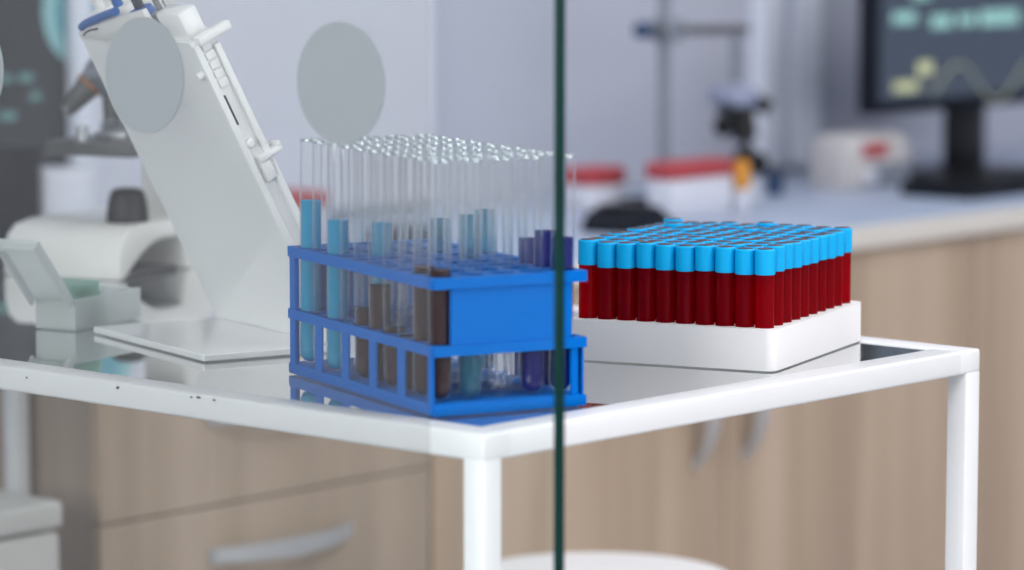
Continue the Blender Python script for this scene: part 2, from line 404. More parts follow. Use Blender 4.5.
# ------------------------------------------------------------------ lab table
TL, TW, S, RIM = 1.38, 0.68, 0.022, 0.0330
tb = thing('lab_table', 'white metal lab table with a clear glass top, holding the tube racks', 'table', (OX, OY, 0), THB)
zt = TZ
def rail(mb, x0, x1, y0, y1): mb.box(x0, x1, y0, y1, zt-S, zt, 0.0028, 3)
fr = MB()
rail(fr, 0, RIM, 0, TL); rail(fr, TW-RIM, TW, 0, TL); rail(fr, RIM-0.003, TW-RIM+0.003, 0, RIM); rail(fr, RIM-0.003, TW-RIM+0.003, TL-RIM, TL)
fro = fr.build('table_frame', M['white_metal'], tb)
for (x, y) in ((0, 0), (TW-S, 0), (0, TL-S), (TW-S, TL-S)):
    MB().box(x, x+S, y, y+S, 0.0, zt-S+0.002, 0.0022, 2).build('leg', M['white_metal'], tb)
MB().box(RIM-0.004, TW-RIM+0.004, RIM-0.004, TL-RIM+0.004, zt-0.0075, zt-0.0012, 0.0004, 1).build('glass_top', M['table_glass'], tb)
# chips in the paint of the near rail
for (yy, z, r1, r2) in ((0.548, -0.0075, 0.0016, 0.0010), (0.427, -0.0045, 0.0022, 0.0016), (0.325, -0.0030, 0.0032, 0.0012), (0.334, -0.0036, 0.0018, 0.0009), (0.306, -0.0032, 0.0022, 0.0010)):
    n = 9; poly = []
    for k in range(n):
        j = 0.75 + 0.4*random.random()
        poly.append((yy + r1*j*math.cos(2*math.pi*k/n), zt + z + r2*j*math.sin(2*math.pi*k/n)))
    MB().prism(poly, -0.0004, 0.0003, 'x').build('paint_chip', M['chip'], tb)

# ------------------------------------------------------------------ blue test tube rack with tubes
def dvec(deg): return Vector((math.cos(R(deg)), math.sin(R(deg)), 0))
RK = Vector((-0.0625, 2.7535, TZ)); RA = R(27.5)
NX, NY, PX, PY = 5, 10, 0.0280, 0.0282
RW, RL = NX*PX, NY*PY+0.008
rk = thing('test_tube_rack', 'bright blue plastic rack full of upright glass test tubes on the table', 'test tube rack', RK, RA)
MB().box(0, RW, 0, RL, 0, 0.0095, 0.0012).build('base_plate', M['rack'], rk)
for z0, z1, nm in ((0.0485, 0.0570, 'middle_plate'), (0.1030, 0.1120, 'top_plate')):
    mb = MB(); perforated(mb, NX, NY, PX, PY, 0.01115, z0, z1, 0, 0, 0.004, 0.004)
    mb.build(nm, M['rack'], rk, (0, 0.004, 0))
for y0 in (0.003, RL-0.0075):
    MB().box(0.0175, RW-0.0125, y0, y0+0.0045, 0.0565, 0.1035, 0.0004, 1).build('end_panel', M['rack'], rk)
    for x0 in (0.0015, RW-0.0125):
        if y0 < 0.1 and x0 < 0.01: continue
        MB().box(x0, x0+0.006, y0, y0+0.0045, 0.009, 0.049, 0.0004, 1).build('post', M['rack'], rk)
MB().box(0.0015, 0.006, RL-0.0115, RL-0.0003, 0.009, 0.1035, 0.0004, 1).build('post', M['rack'], rk)
for x0 in (0.0005, RW-0.0025):
    for k in range(6):
        w = 0.0135 if 0 < k < 5 else 0.009
        yc = 0.009 + k*(RL-0.018)/5
        yc = min(max(yc, w/2+0.0005), RL-w/2-0.0005)
        MB().box(x0, x0+0.002, yc-w/2, yc+w/2, 0.009, 0.049, 0.0003, 1).build('side_upright', M['rack'], rk)

TR, TLEN, WALL = 0.0101, 0.1965, 0.0009
def tube_profile():
    o = [(0, 0)] + [(TR*math.sin(R(a)), TR-TR*math.cos(R(a))) for a in (18, 36, 54, 72, 90)]
    o += [(TR, 0.06), (TR, 0.12), (TR, TLEN-0.003)]
    ri = TR-WALL
    inn = [(ri, TLEN-0.003), (ri, 0.12), (ri, 0.06)] + [(ri*math.sin(R(a)), TR-ri*math.cos(R(a))) for a in (90, 72, 54, 36, 18)] + [(0, WALL)]
    return o + inn
tube_me = MB().lathe(tube_profile(), 20).build('glass_body', M['tube_glass'])
rim_prof = [(TR-WALL+0.0009*math.cos(t)*1.0+0.0006, TLEN-0.0015+0.0014*math.sin(t)) for t in [2*math.pi*k/8 for k in range(8)]]
rim_me = MB().lathe(rim_prof, 20, close=True).build('rim', M['tube_rim'])
def liquid_mesh(level):
    ri = TR-WALL-0.0003
    p = [(0, WALL+0.0003)] + [(ri*math.sin(R(a)), TR-ri*math.cos(R(a))) for a in (18, 36, 54, 72, 90)] + [(ri, level*0.5), (ri, level), (ri*0.85, level-0.0006), (0, level-0.0008)]
    return MB().lathe(p, 18)
CONT = {(0, 9): ('cyan', .1425, 'cyan-filled'), (0, 7): ('cyan', .130, 'cyan-filled'), (1, 6): ('cyan', .129, 'cyan-filled'),
        (0, 5): ('brown', .060, 'dark blood-filled'), (0, 4): ('brown', .083, 'dark blood-filled'), (0, 3): ('brown', .050, 'dark blood-filled'), (0, 2): ('brown', .047, 'dark blood-filled'),
        (0, 0): ('brown', .107, 'dark blood-filled'), (0, 1): ('brown', .107, 'dark blood-filled'),
        (1, 0): ('teal', .046, 'pale teal-filled'), (4, 0): ('violet', .128, 'violet-filled'), (4, 1): ('violet', .131, 'violet-filled'), (3, 0): ('violet', .035, 'violet-filled'),
        (4, 2): ('violet', .122, 'violet-filled'), (3, 4): ('teal', .138, 'pale teal-filled'), (4, 5): ('teal', .139, 'pale teal-filled'), (3, 6): ('teal', .130, 'pale teal-filled')}
TILT = {(0, 9): (0.0, 0.010), (0, 7): (-0.006, 0.014), (1, 6): (-0.004, 0.015), (4, 0): (0.004, 0.012), (0, 0): (0, 0)}
ORD = ['first', 'second', 'third', 'fourth', 'fifth', 'sixth', 'seventh', 'eighth', 'ninth', 'tenth']
def ordn(k, n):
    return ORD[k]
rows = ['nearest long row', 'second long row', 'middle long row', 'fourth long row', 'farthest long row']
mrot = Matrix.Rotation(RA, 3, 'Z')
first = True
for i in range(NX):
    for j in range(NY):
        cont = CONT.get((i, j))
        base = RK + mrot @ Vector(((i+.5)*PX, 0.004+(j+.5)*PY, 0.0100))
        tx, ty = TILT.get((i, j), (random.uniform(-.007, .007), random.uniform(-.007, .007)))
        base = base + mrot @ Vector((-ty*0.07, tx*0.07, 0.0003))
        lab = '%s test tube, %s from the near end in the rack\'s %s' % (cont[2] if cont else 'empty clear', ordn(j, NY), rows[i])
        t = thing('test_tube', lab, 'test tube', base, RA, 'glass test tubes in the blue rack')
        t.rotation_euler = (tx, ty, RA)
        if first: b_, r_ = tube_me, rim_me; first = False
        else:
            b_, r_ = tube_me.copy(), rim_me.copy(); col.objects.link(b_); col.objects.link(r_)
        b_.parent = t; r_.parent = t
        if cont:
            l_ = liquid_mesh(cont[1]).build('liquid', M[cont[0]], t); l_['label'] = cont[2].replace('-filled', ' liquid')

# ------------------------------------------------------------------ white foam tray with capped blood tubes
FA = R(155)                      # direction of the tray's front edge, from the near corner to the left
FC = Vector((0.2305, 3.0155, TZ))
N10, FP, FPX = 10, 0.0190, 0.0224
FM = 0.0062
u = Vector((math.cos(FA), math.sin(FA), 0)); w = Vector((math.cos(FA-R(90)), math.sin(FA-R(90)), 0))
# local x = towards the right-hand back (w), local y = along the front edge to the left (u)
FR = FA-R(90)
tray = thing('foam_tube_tray', 'thick white foam tray holding the capped blood tubes on the table', 'tube tray', FC, FR)
mb = MB(); perforated(mb, N10, N10, FPX, FP, 0.00885, 0.0, 0.0365, FM, FM, FM, FM, 16, 0.006, 0.009)
mb.build('foam_block', M['foam'], tray, (FM, FM, 0))
BT = None
TUB_R, CAP_R = 0.0084, 0.00915
for i in range(N10):             # i: depth rows away from the front edge
    for j in range(N10):         # j: from the near corner to the left
        p = FC + w*(FM+(i+.5)*FPX) + u*(FM+(j+.5)*FP) + Vector((0, 0, 0.0062))
        row = ['front row', 'second row', 'third row', 'fourth row', 'fifth row', 'sixth row', 'seventh row', 'eighth row', 'ninth row', 'back row'][i]
        lab = 'blue-capped blood tube, %s from the right in the %s of the white foam tray' % (ORD[j], row)
        rot = (random.uniform(-.004, .004), random.uniform(-.004, .004), random.uniform(0, 6.28))
        p.z += random.uniform(-0.0001, 0.0016) + (0.0025 if (i, j) in ((9, 9), (9, 4), (7, 8)) else 0)
        if BT is None:
            BT = thing('blood_tube', lab, 'blood tube', p, 0, 'capped blood tubes in the foam tray'); BT.rotation_euler = rot
            pr = [(0, 0)] + [(TUB_R*math.sin(R(a)), TUB_R-TUB_R*math.cos(R(a))) for a in (22, 45, 68, 90)] + [(TUB_R, 0.03), (TUB_R, 0.055), (TUB_R, 0.0770), (0, 0.0770)]
            MB().lathe(pr, 20).build('blood_filled_tube', M['blood'], BT)
            z0 = 0.0770; z1 = 0.0998
            cp = [(0, z0), (CAP_R-0.0006, z0), (CAP_R, z0+0.0006), (CAP_R, z1-0.0012), (CAP_R-0.0010, z1), (CAP_R-0.0014, z1), (CAP_R-0.0018, z1-0.0022), (0, z1-0.0022)]
            c = MB().lathe(cp, 24).build('cap', M['cap'], BT)
            MB().lathe([(0, z1-0.0022), (0.0072, z1-0.0021), (0.0072, z1-0.0004), (0.0066, z1+0.0004), (0, z1+0.0005)], 20).build('cap_plug', M['cap_plug'], c)
        else: copy_thing(BT, lab, p, rot)

# ------------------------------------------------------------------ leaning white stand with pipettes
SA = R(-58.5)
SC = Vector((-0.2820, 3.2150, TZ))
st = thing('pipette_stand', 'white leaning acrylic stand with a flat base plate, left of the blue rack', 'pipette stand', SC, SA)
HX, HY = 0.118, 0.066
MB().box(-HX, HX, -HY, HY+0.004, 0, 0.006, 0.0008, 1).build('base_plate', M['acrylic'], st)
TH = R(27.0)
lean = Matrix.Translation((0, HY, 0.0065)) @ Matrix.Rotation(TH, 4, 'X')   # local z of the panel leans towards -y
PW, PH, PT = 0.118, 0.314, 0.005
MB().box(-PW, PW, -0.0005, PT, 0, PH, 0.0006, 1, lean).build('leaning_panel', M['acrylic'], st)
# channel along the right-hand edge, open to the side
ch = MB()
ch.box(PW-0.012, PW-0.002, PT-0.0005, 0.024, 0.0, PH-0.004, 0.0008, 1, lean)
cho = ch.build('side_channel', M['acrylic'], st)
MB().box(PW-0.004, PW+0.010, PT-0.0005, 0.040, PH-0.006, PH+0.003, 0.002, 2, lean).build('top_lip', M['acrylic'], st)
rb = MB()
rb.box(PW-0.003, PW+0.003, 0.0195, 0.0255, 0.0, PH-0.012, 0.0008, 1, lean)
rb.box(PW-0.003, PW+0.0035, -0.0004, 0.006, 0.0, PH-0.004, 0.0008, 1, lean)
rb.build('channel_rim', M['acrylic'], st)
tt = MB()
for k in range(5):
    tt.box(PW-0.003, PW-0.0002, 0.0085, 0.0185, 0.263+k*0.0092, 0.263+k*0.0092+0.0080, 0.0006, 1, lean)
tt.build('ribbed_rack', M['acrylic'], st)
MB().box(PW-0.003, PW-0.0008, 0.0074, 0.0096, 0.226, 0.256, 0, 1, lean).build('slot', M['slot'], st)
hk = MB()
hk.box(PW-0.010, PW+0.006, 0.010, 0.036, 0.186, 0.192, 0.0012, 2, lean)
hk.box(PW-0.010, PW+0.006, 0.032, 0.036, 0.189, 0.196, 0.0012, 2, lean)
hk.box(PW-0.010, PW+0.003, 0.010, 0.024, 0.166, 0.188, 0.0015, 2, lean)
hk.build('hook', M['acrylic'], st)
MB().lathe([(0, 0), (0.004, 0.0002), (0.0046, 0.003), (0.003, 0.0055), (0, 0.006)], 16, lean @ Matrix.Translation((PW-0.001, 0.0105, 0.206)) @ Matrix.Rotation(R(90), 4, 'Y')).build('knob', M['acrylic'], st)
MB().lathe([(0, 0), (0.0035, 0.0002), (0.0035, 0.006), (0, 0.0062)], 16, lean @ Matrix.Translation((PW-0.004, -0.0004, 0.282)) @ Matrix.Rotation(R(90), 4, 'X')).build('peg', M['acrylic'], st)
br = MB()
br.box(0.062, 0.110, 0.004, 0.024, PH-0.002, PH+0.026, 0.003, 2, lean)
br.box(-0.112, 0.070, 0.036, 0.042, PH-0.030, PH-0.006, 0.002, 2, lean)
for q0 in (-0.112, -0.070, -0.026, 0.020, 0.066): br.box(q0-0.002, q0+0.002, 0.004, 0.037, PH-0.028, PH-0.008, 0.001, 1, lean)
br.build('hanger_bracket', M['acrylic'], st)
hd_ = MB().prism([(-0.1185, PH-0.006), (-0.1170, PH+0.001), (-0.110, PH+0.005), (-0.075, PH+0.010), (-0.030, PH+0.018), (0.020, PH+0.026), (0.052, PH+0.031), (0.056, PH+0.012), (0.056, PH-0.006)], -0.0014, 0.0040, 'y', 0.0010, lean).build('hood', M['off_white'], st)
MB().tube([lean @ Vector(p_) for p_ in ((-0.106, -0.0016, PH-0.001), (-0.096, -0.0017, PH+0.003), (-0.084, -0.0017, PH+0.0055), (-0.066, -0.0016, PH+0.0075))], 0.0009, 6).build('slot', M['slot'], hd_)
MB().tube([lean @ Vector(p_) for p_ in ((-0.104, 0.000, PH+0.007), (-0.090, 0.000, PH+0.0115), (-0.070, 0.000, PH+0.0155), (-0.040, 0.000, PH+0.0215), (-0.010, 0.000, PH+0.0270))], 0.0042, 10).build('grip_strip', M['pip_blue'], hd_)['label'] = 'blue grip strip'
stm = Matrix.Translation(SC) @ Matrix.Rotation(SA, 4, 'Z') @ lean
def pipette(x, zoff, label, body, plun, hook):
    m = stm @ Matrix.Translation((x, 0.0195, zoff))
    t = bpy.data.objects.new('pipette', None); col.objects.link(t); tag(t, label, 'pipette', 'pipettes hung on the white stand'); t.matrix_world = m
    MB().lathe([(0, -0.015), (0.0030, -0.014), (0.0045, 0.04), (0.0075, 0.10), (0.0105, 0.12), (0.0115, 0.20), (0.0135, 0.235), (0.0135, 0.262), (0.011, 0.272), (0, 0.274)], 24).build('barrel', body, t)
    MB().tube([(0.002-0.019*math.sin(R(q_)), 0.002, 0.253+0.018*math.cos(R(q_))) for q_ in range(10, 96, 10)], 0.0050, 10).build('finger_hook', hook, t)
    MB().lathe([(0, 0.272), (0.0048, 0.273), (0.0048, 0.287), (0.0085, 0.289), (0.0085, 0.297), (0.007, 0.300), (0, 0.301)], 20).build('plunger', plun, t)
    return t

# ------------------------------------------------------------------ slide box with an open lid and glass slides
XA = R(-28)
XP = Vector((-0.460, 3.317, TZ))
xb = thing('slide_box', 'small frosted plastic slide box with its lid open, at the table\'s left', 'slide box', XP, XA)
bw, bl, bh, wl = 0.046, 0.112, 0.030, 0.0018
q = MB()
q.box(0, bw, 0, bl, 0, wl); q.box(0, wl, 0, bl, wl, bh); q.box(bw-wl, bw, 0, bl, wl, bh); q.box(wl, bw-wl, 0, wl, wl, bh); q.box(wl, bw-wl, bl-wl, bl, wl, bh)
q.build('box_body', M['frost_plastic'], xb)
ld = Matrix.Translation((0, 0, bh)) @ Matrix.Rotation(R(42), 4, 'X')
q = MB(); q.box(0, bw, -0.004, 0.0, 0.001, 0.084, 0.0006, 1, ld); q.box(0, bw, -0.012, -0.004, 0.078, 0.084, 0.0006, 1, ld)
q.box(0, 0.003, -0.012, -0.004, 0.001, 0.079, 0.0004, 1, ld); q.box(bw-0.003, bw, -0.012, -0.004, 0.001, 0.079, 0.0004, 1, ld)
q.build('lid', M['frost_plastic'], xb)
mx_ = Matrix.Translation(XP) @ Matrix.Rotation(XA, 4, 'Z')
SL = None
for k in range(16):
    lab = 'thin green-tinted glass slide, %s from the lid end of the open slide box' % (ORD + ['eleventh', 'twelfth', 'thirteenth', 'fourteenth', 'fifteenth', 'last'])[k]
    p = mx_ @ Vector((bw/2, 0.014 + 0.0030*k, 0.0024))
    rot = (R(16), 0, XA)
    zsc = 0.0405 - 0.0006*k
    if SL is None:
        SL = MB().box(-0.0185, 0.0185, -0.0006, 0.0006, 0, 0.0435).build('glass_slide', M['slide_glass']); o = SL
        tag(o, lab, 'glass slide', 'glass slides in the open slide box')
    else:
        o = SL.copy(); col.objects.link(o); o['label'] = lab
    o.location = p; o.rotation_euler = rot

# ------------------------------------------------------------------ pipettes on the stand
pipette(-0.090, 0.058, 'white pipette with a blue finger hook at the left end of the white stand', M['off_white'], M['off_white'], M['pip_blue'])
pipette(-0.046, 0.062, 'white pipette with a blue plunger, second from the left on the white stand', M['off_white'], M['pip_blue'], M['off_white'])
pipette(-0.001, 0.062, 'blue pipette with a dark plunger, third from the left on the white stand', M['pip_blue'], M['slot'], M['slot'])
pipette(0.045, 0.062, 'grey pipette with a steel plunger, nearest the white stand\'s right edge', M['pip_grey'], M['steel'], M['steel'])

# ------------------------------------------------------------------ microscope behind the stand
mc = thing('microscope', 'white laboratory microscope with dark objectives, half hidden behind the leaning white stand', 'microscope', Vector((-0.424, 3.715, TZ)), R(64))
mb = MB()
# base: outline along its length (x) and height (z), with an arched underside
poly = [(0.0, 0.0), (0.012, 0.0)] + [(0.012+0.118*k/10, 0.001+0.036*math.sin(math.pi/2*min(1, k/6.5))) for k in range(1, 11)] + [(0.136, 0.0), (0.195, 0.0), (0.195, 0.052), (0.185, 0.058)] + [(0.05, 0.058), (0.022, 0.054), (0.008, 0.044), (0.0, 0.026)]
mb.prism(poly, 0.0, 0.15, 'y', 0.003)
mb.build('base', M['off_white'], mc)
MB().box(0.016, 0.150, 0.012, 0.138, 0.0, 0.004).build('underside', M['dark_grey'], mc)
dm = Matrix.Translation((0.062, 0.028, 0.0575))
MB().lathe([(0.0235, 0), (0.0235, 0.006), (0.0215, 0.022), (0.0185, 0.033), (0.013, 0.037), (0, 0.038)], 28, dm).build('illuminator', M['black'], mc)
mb = MB(); mb.box(0.140, 0.190, 0.000, 0.062, 0.052, 0.27, 0.010, 3); mb.box(0.045, 0.190, 0.010, 0.062, 0.235, 0.29, 0.010, 3)
mb.build('arm', M['off_white'], mc)
stg = MB().box(-0.005, 0.13, -0.020, 0.090, 0.134, 0.150, 0.002).build('stage', M['dark_grey'], mc)
MB().box(0.03, 0.062, 0.010, 0.050, 0.150, 0.158, 0.001).rod((0.0, 0.045, 0.149), (0.0, 0.045, 0.166), 0.007).build('slide_clip', M['steel'], stg)
MB().rod((0.07, 0.035, 0.205), (0.045, 0.045, 0.236), 0.026, 0.029).build('nosepiece', M['mid_grey'], mc)
def objective(p, q, r, name='objective'):
    p, q = Vector(p), Vector(q)
    o = MB().rod(p, p.lerp(q, .45), r, r*1.05).rod(p.lerp(q, .42), q, r*0.95, r*0.62).build(name, M['dark_grey'], mc)
    MB().rod(p.lerp(q, .36), p.lerp(q, .42), r*1.08, r*1.08).build('colour_ring', M['ochre'], o)
    MB().rod(q.lerp(p, .08), q+(q-p)*0.03, r*0.5, r*0.45).build('tip', M['steel'], o)
objective((0.055, 0.052, 0.225), (0.030, 0.084, 0.180), 0.0145)
objective((0.062, 0.040, 0.215), (0.050, 0.040, 0.168), 0.0140)
objective((0.075, 0.022, 0.215), (0.085, 0.006, 0.178), 0.0125)
MB().box(0.058, 0.105, 0.014, 0.060, 0.150, 0.168, 0.003).build('specimen_holder', M['mid_grey'], mc)
hd = MB().box(0.055, 0.150, 0.012, 0.060, 0.285, 0.325, 0.010, 3).build('head', M['off_white'], mc)
for yy in (0.020, 0.052): MB().rod((0.14, yy, 0.312), (0.20, yy, 0.352), 0.012, 0.013).build('eyepiece', M['black'], mc)
for yy in (-0.004, 0.064): MB().rod((0.185, yy, 0.085), (0.185, yy+(0.012 if yy > 0 else -0.006), 0.085), 0.016).build('focus_knob', M['black'], mc)

# ------------------------------------------------------------------ long counter with wood units
CT = 0.82                        # counter height
CB0, CA0 = 0.694, 1.25
ct = thing('worktop', 'long pale counter top with a beige front edge, above the wood units', 'counter', (OX, OY, 0), THB)
MB().box(CB0-0.012, B1-0.05, CA0-0.012, A1-0.004, CT-0.032, CT, 0.002).build('top_panel', M['counter'], ct)
MB().box(CB0-0.012, B1-0.05, CA0-0.0145, CA0-0.012, CT-0.0325, CT+0.0005, 0.0008, 1).build('front_edge', M['counter_edge'], ct)
CZ1 = CT-0.0335
def cabinet(name, label, cat, x0, x1, fill):
    p = room(x0, CA0); p.z = 0
    t = thing(name, label, cat, p, THB, 'wood units under the counter')
    wd = x1-x0-0.002
    MB().box(0, wd, 0.019, A1-CA0-0.005, 0.09, CZ1, 0.0008, 1).build('carcass', M['wood_side'], t)
    MB().box(0.01, wd-0.01, 0.05, 0.068, 0.0, 0.09).build('plinth', M['dark_grey'], t)
    fill(t, wd); return t
def bow_handle(parent, p, L, horiz, rise=0.030):
    pts = []; n = 12
    mb = MB()
    for k in range(n):
        def P(kk, dd, s):
            tt_ = -1+2*kk/n; y = -(rise*(1-tt_*tt_)+0.002) - dd
            h = 0.012*(1-0.25*abs(tt_)) * s
            return (tt_*L/2, y, h)
        a = [P(k, 0, -1), P(k, 0, 1), P(k, 0.005, 1), P(k, 0.005, -1)]; b = [P(k+1, 0, -1), P(k+1, 0, 1), P(k+1, 0.005, 1), P(k+1, 0.005, -1)]
        va = [mb.bm.verts.new(v) for v in a]; vb = [mb.bm.verts.new(v) for v in b]
        for q_ in range(4): mb.bm.faces.new([va[q_], va[(q_+1) % 4], vb[(q_+1) % 4], vb[q_]])
        if k == 0: mb.bm.faces.new(va)
        if k == n-1: mb.bm.faces.new(vb)
    for sx in (-1, 1): mb.box(sx*L/2-0.006, sx*L/2+0.006, -0.004, 0.001, -0.009, 0.009)
    m = Matrix.Translation(p) @ (Matrix.Identity(4) if horiz else Matrix.Rotation(R(90), 4, 'Y'))
    bmesh.ops.transform(mb.bm, matrix=m, verts=mb.bm.verts)
    return mb.build('handle', M['handle'], parent)
def drawers(t, wd):
    zs = [CZ1-0.001, TZ-0.327, 0.335, 0.095]
    for k in range(3):
        d = MB().box(0.0015, wd-0.0015, 0, 0.018, zs[k+1]+0.0025, zs[k]-0.0005, 0.0008, 1).build('drawer', M['wood'], t)
        hz = (zs[k]+zs[k+1])/2 if k != 1 else TZ-0.392
        bow_handle(d, (0.296, 0.0, hz+0.005), 0.235, True)
def doors(ax):
    def f(t, wd):
        m = ax - (t.location - room(0, CA0)).length if False else ax
        for k, (x0, x1) in enumerate(((0.0015, m-0.0015), (m+0.0015, wd-0.0015))):
            d = MB().box(x0, x1, 0, 0.018, 0.095, CZ1-0.001, 0.0008, 1).build('door', M['wood'], t)
            bow_handle(d, (m-0.068 if k == 0 else m+0.045, 0.0, TZ-0.315), 0.150, False)
    return f
cabinet('drawer_unit', 'pale wood drawer unit with curved metal handles, left end of the counter', 'drawer unit', CB0, 1.262, drawers)
cabinet('base_cabinet', 'pale wood double-door cabinet with upright handles, beside the drawer unit', 'cabinet', 1.262, 2.494, doors(0.612))
cabinet('base_cabinet', 'pale wood double-door cabinet at the right edge, under the right monitor', 'cabinet', 2.494, 3.70, doors(0.605))
cabinet('base_cabinet', 'pale wood double-door cabinet at the far end of the counter', 'cabinet', 3.70, 5.53, doors(0.91))

# ------------------------------------------------------------------ things on the counter (room axes)
def on(b, a, z=0.0):
    p = room(b, a); p.z = CT+z; return p
def monitor(b, a, zb, w, h, label, scr):
    t = thing('monitor', label, 'monitor', on(b, a, 0.0004), THB, None)
    z0 = zb
    MB().box(-w/2, w/2, 0, 0.035, z0, z0+h, 0.006, 2).build('housing', M['black_matt'], t)
    s_ = MB().box(-w/2+0.016, w/2-0.016, -0.0015, 0.0, z0+0.022, z0+h-0.016).build('screen', scr, t)
    MB().box(-0.025, 0.075, 0.033, 0.058, 0.012, z0+0.12, 0.006, 2).build('stand_neck', M['black'], t)
    MB().box(-0.13, 0.13, -0.07, 0.11, 0, 0.014, 0.005, 2).build('stand_foot', M['black'], t)
    return t, s_
RM, RS = monitor(3.008, 1.60, 0.122, 0.61, 0.37, 'dark monitor with teal readouts and a pale wave, at the right on the counter', M['screen'])
def strip(parent, x0, x1, z0, z1, m, name='readout'):
    MB().box(x0, x1, -0.0025, -0.0012, z0, z1, 0.0004, 1).build(name, m, parent)
for x0, x1, zc in ((-0.250, -0.205, 0.248), (-0.146, -0.108, 0.282)): pass
def mon_text(px0, px1, z0, z1, m, gap=0.004):
    x = px0
    while x < px1-0.003:
        wd = random.uniform(0.010, 0.018); strip(RS, x, min(px1, x+wd), z0, z1, m); x += wd+gap
mon_text(-0.255, -0.190, 0.272, 0.292, M['teal_glow'])
mon_text(-0.200, -0.150, 0.312, 0.330, M['teal_glow'])
mon_text(-0.145, -0.085, 0.262, 0.284, M['teal_glow'])
mon_text(-0.065, -0.015, 0.264, 0.284, M['teal_glow'])
mon_text(0.000, 0.120, 0.262, 0.288, M['teal_glow'])
mon_text(-0.182, -0.142, 0.185, 0.206, M['yellow_glow'], 0.001)
mon_text(-0.250, -0.180, 0.158, 0.176, M['yellow_glow'])
wv = [(-0.14+0.29*k/40, -0.002, 0.165 + 0.034*math.sin(2*math.pi*(k/40*1.25-0.08))) for k in range(41)]
MB().tube(wv, 0.0022, 6).build('wave_trace', M['wave_glow'], RS)

LM = thing('wall_screen', 'dark wall-mounted screen with faint teal text, behind the microscope at the left', 'screen', on(0.94, 1.9495), THB)
MB().box(-0.34, 0.318, -0.022, 0, 0.108, 0.56, 0.004, 2).build('housing', M['black_matt'], LM)
LS = MB().box(-0.33, 0.312, -0.0235, -0.022, 0.116, 0.552).build('screen', M['screen_dark'], LM)
def ring(parent, cx, cz, r0, r1, m, name):
    mt_ = Matrix.Translation((cx, 0, cz)) @ Matrix.Rotation(R(90), 4, 'X')
    prof = [(r0, 0), (r1, 0), (r1, 0.0008), (r0, 0.0008)] if r0 > 0 else [(0, 0), (r1, 0), (r1, 0.0006), (0, 0.0006)]
    MB().lathe(prof, 48, mt_, close=r0 > 0).build(name, m, parent)
WS = thing('wall_sign', 'round teal wall sign with a pale ring, cut by the slim white post', 'sign', on(1.268, 1.925), THB)  # added disc and ring that paint a teal reflection in colour
ring(WS, 0, 0.327, 0.0, 0.060, M['teal_sign2'], 'disc')
ring(WS, 0, 0.327, 0.056, 0.079, M['teal_sign'], 'ring')
for x0, x1, z0 in ((0.150, 0.192, 0.232), (0.205, 0.232, 0.232), (0.10, 0.14, 0.232), (0.225, 0.245, 0.205), (0.17, 0.20, 0.18)):
    MB().box(x0, x1, -0.0245, -0.0236, z0, z0+0.012, 0.0003, 1).build('readout', M['dim_teal'], LS)
bx = thing('black_box_unit', 'black upright box on the counter, at the left edge below the dark screen', 'device', on(0.885, 1.72), THB)
MB().box(-0.10, 0.075, -0.06, 0.08, 0, 0.165, 0.006, 2).build('casing', M['black_matt'], bx)
MB().box(-0.08, 0.055, -0.0615, -0.06, 0.02, 0.03).build('vent_strip', M['dark_grey'], bx)

jar = thing('white_jar', 'round white plastic jar with a grey rim, below the left monitor', 'jar', on(1.012, 1.68), THB)
MB().lathe([(0, 0), (0.040, 0), (0.047, 0.004), (0.049, 0.02), (0.049, 0.125), (0.044, 0.134), (0, 0.134)], 32).build('jar_body', M['carton'], jar)
MB().lathe([(0.047, 0.038), (0.052, 0.040), (0.052, 0.052), (0.047, 0.054)], 32, None, True).build('ring', M['mid_grey'], jar)

def glove_box(b, a, w, d, h, label, band=0.035):
    t = thing('supply_box', label, 'box', on(b, a), THB, None)
    MB().box(-w/2, w/2, -d/2, d/2, 0, h-band, 0.004, 2).build('box_body', M['carton'], t)
    MB().box(-w/2-0.002, w/2+0.002, -d/2-0.002, d/2+0.002, h-band, h, 0.004, 2).build('lid', M['red'], t)['label'] = 'red lid'
    return t
glove_box(1.450, 1.70, 0.08, 0.07, 0.074, 'pale box with a red lid, seen between the white stand and the blue rack', 0.022)
glove_box(2.130, 1.72, 0.080, 0.06, 0.066, 'pale box with a red lid, just right of the glass edge', 0.027)
glove_box(2.166, 1.555, 0.150, 0.05, 0.083, 'pale box with a red lid, beside the yellow bottle', 0.026)
yb = thing('amber_bottle', 'small bottle with a tall yellow cap on the counter beside a red-lidded box', 'bottle', on(2.262, 1.530), THB)
MB().lathe([(0, 0), (0.012, 0), (0.014, 0.003), (0.014, 0.030), (0.009, 0.034), (0, 0.034)], 20).build('bottle_body', M['carton'], yb)
MB().lathe([(0.0, 0.034), (0.0125, 0.034), (0.0135, 0.038), (0.0130, 0.072), (0.008, 0.079), (0, 0.079)], 20).build('cap', M['amber'], yb)['label'] = 'yellow cap'

bm_ = thing('boom_microscope', 'boom stand microscope with black eyepieces and knobs, on the counter behind the tray', 'microscope', on(2.205, 1.64), THB)
MB().box(-0.055, 0.075, -0.05, 0.045, 0, 0.018, 0.005, 2).build('stand_base', M['black_matt'], bm_)
MB().rod((0, 0, 0.02), (0, 0, 0.42), 0.0095).build('pole', M['mid_grey'], bm_)
MB().rod((-0.060, -0.012, 0.281), (0.195, -0.012, 0.274), 0.0075).build('boom', M['dark_grey'], bm_)
MB().rod((-0.076, -0.012, 0.2815), (-0.058, -0.012, 0.281), 0.013).build('boom_knob', M['navy'], bm_)['label'] = 'dark blue knob'
MB().box(-0.018, 0.018, -0.026, 0.014, 0.262, 0.296, 0.004, 2).build('clamp', M['mid_grey'], bm_)
MB().rod((0.165, -0.012, 0.19), (0.165, -0.012, 0.275), 0.010, 0.008).build('carrier', M['mid_grey'], bm_)
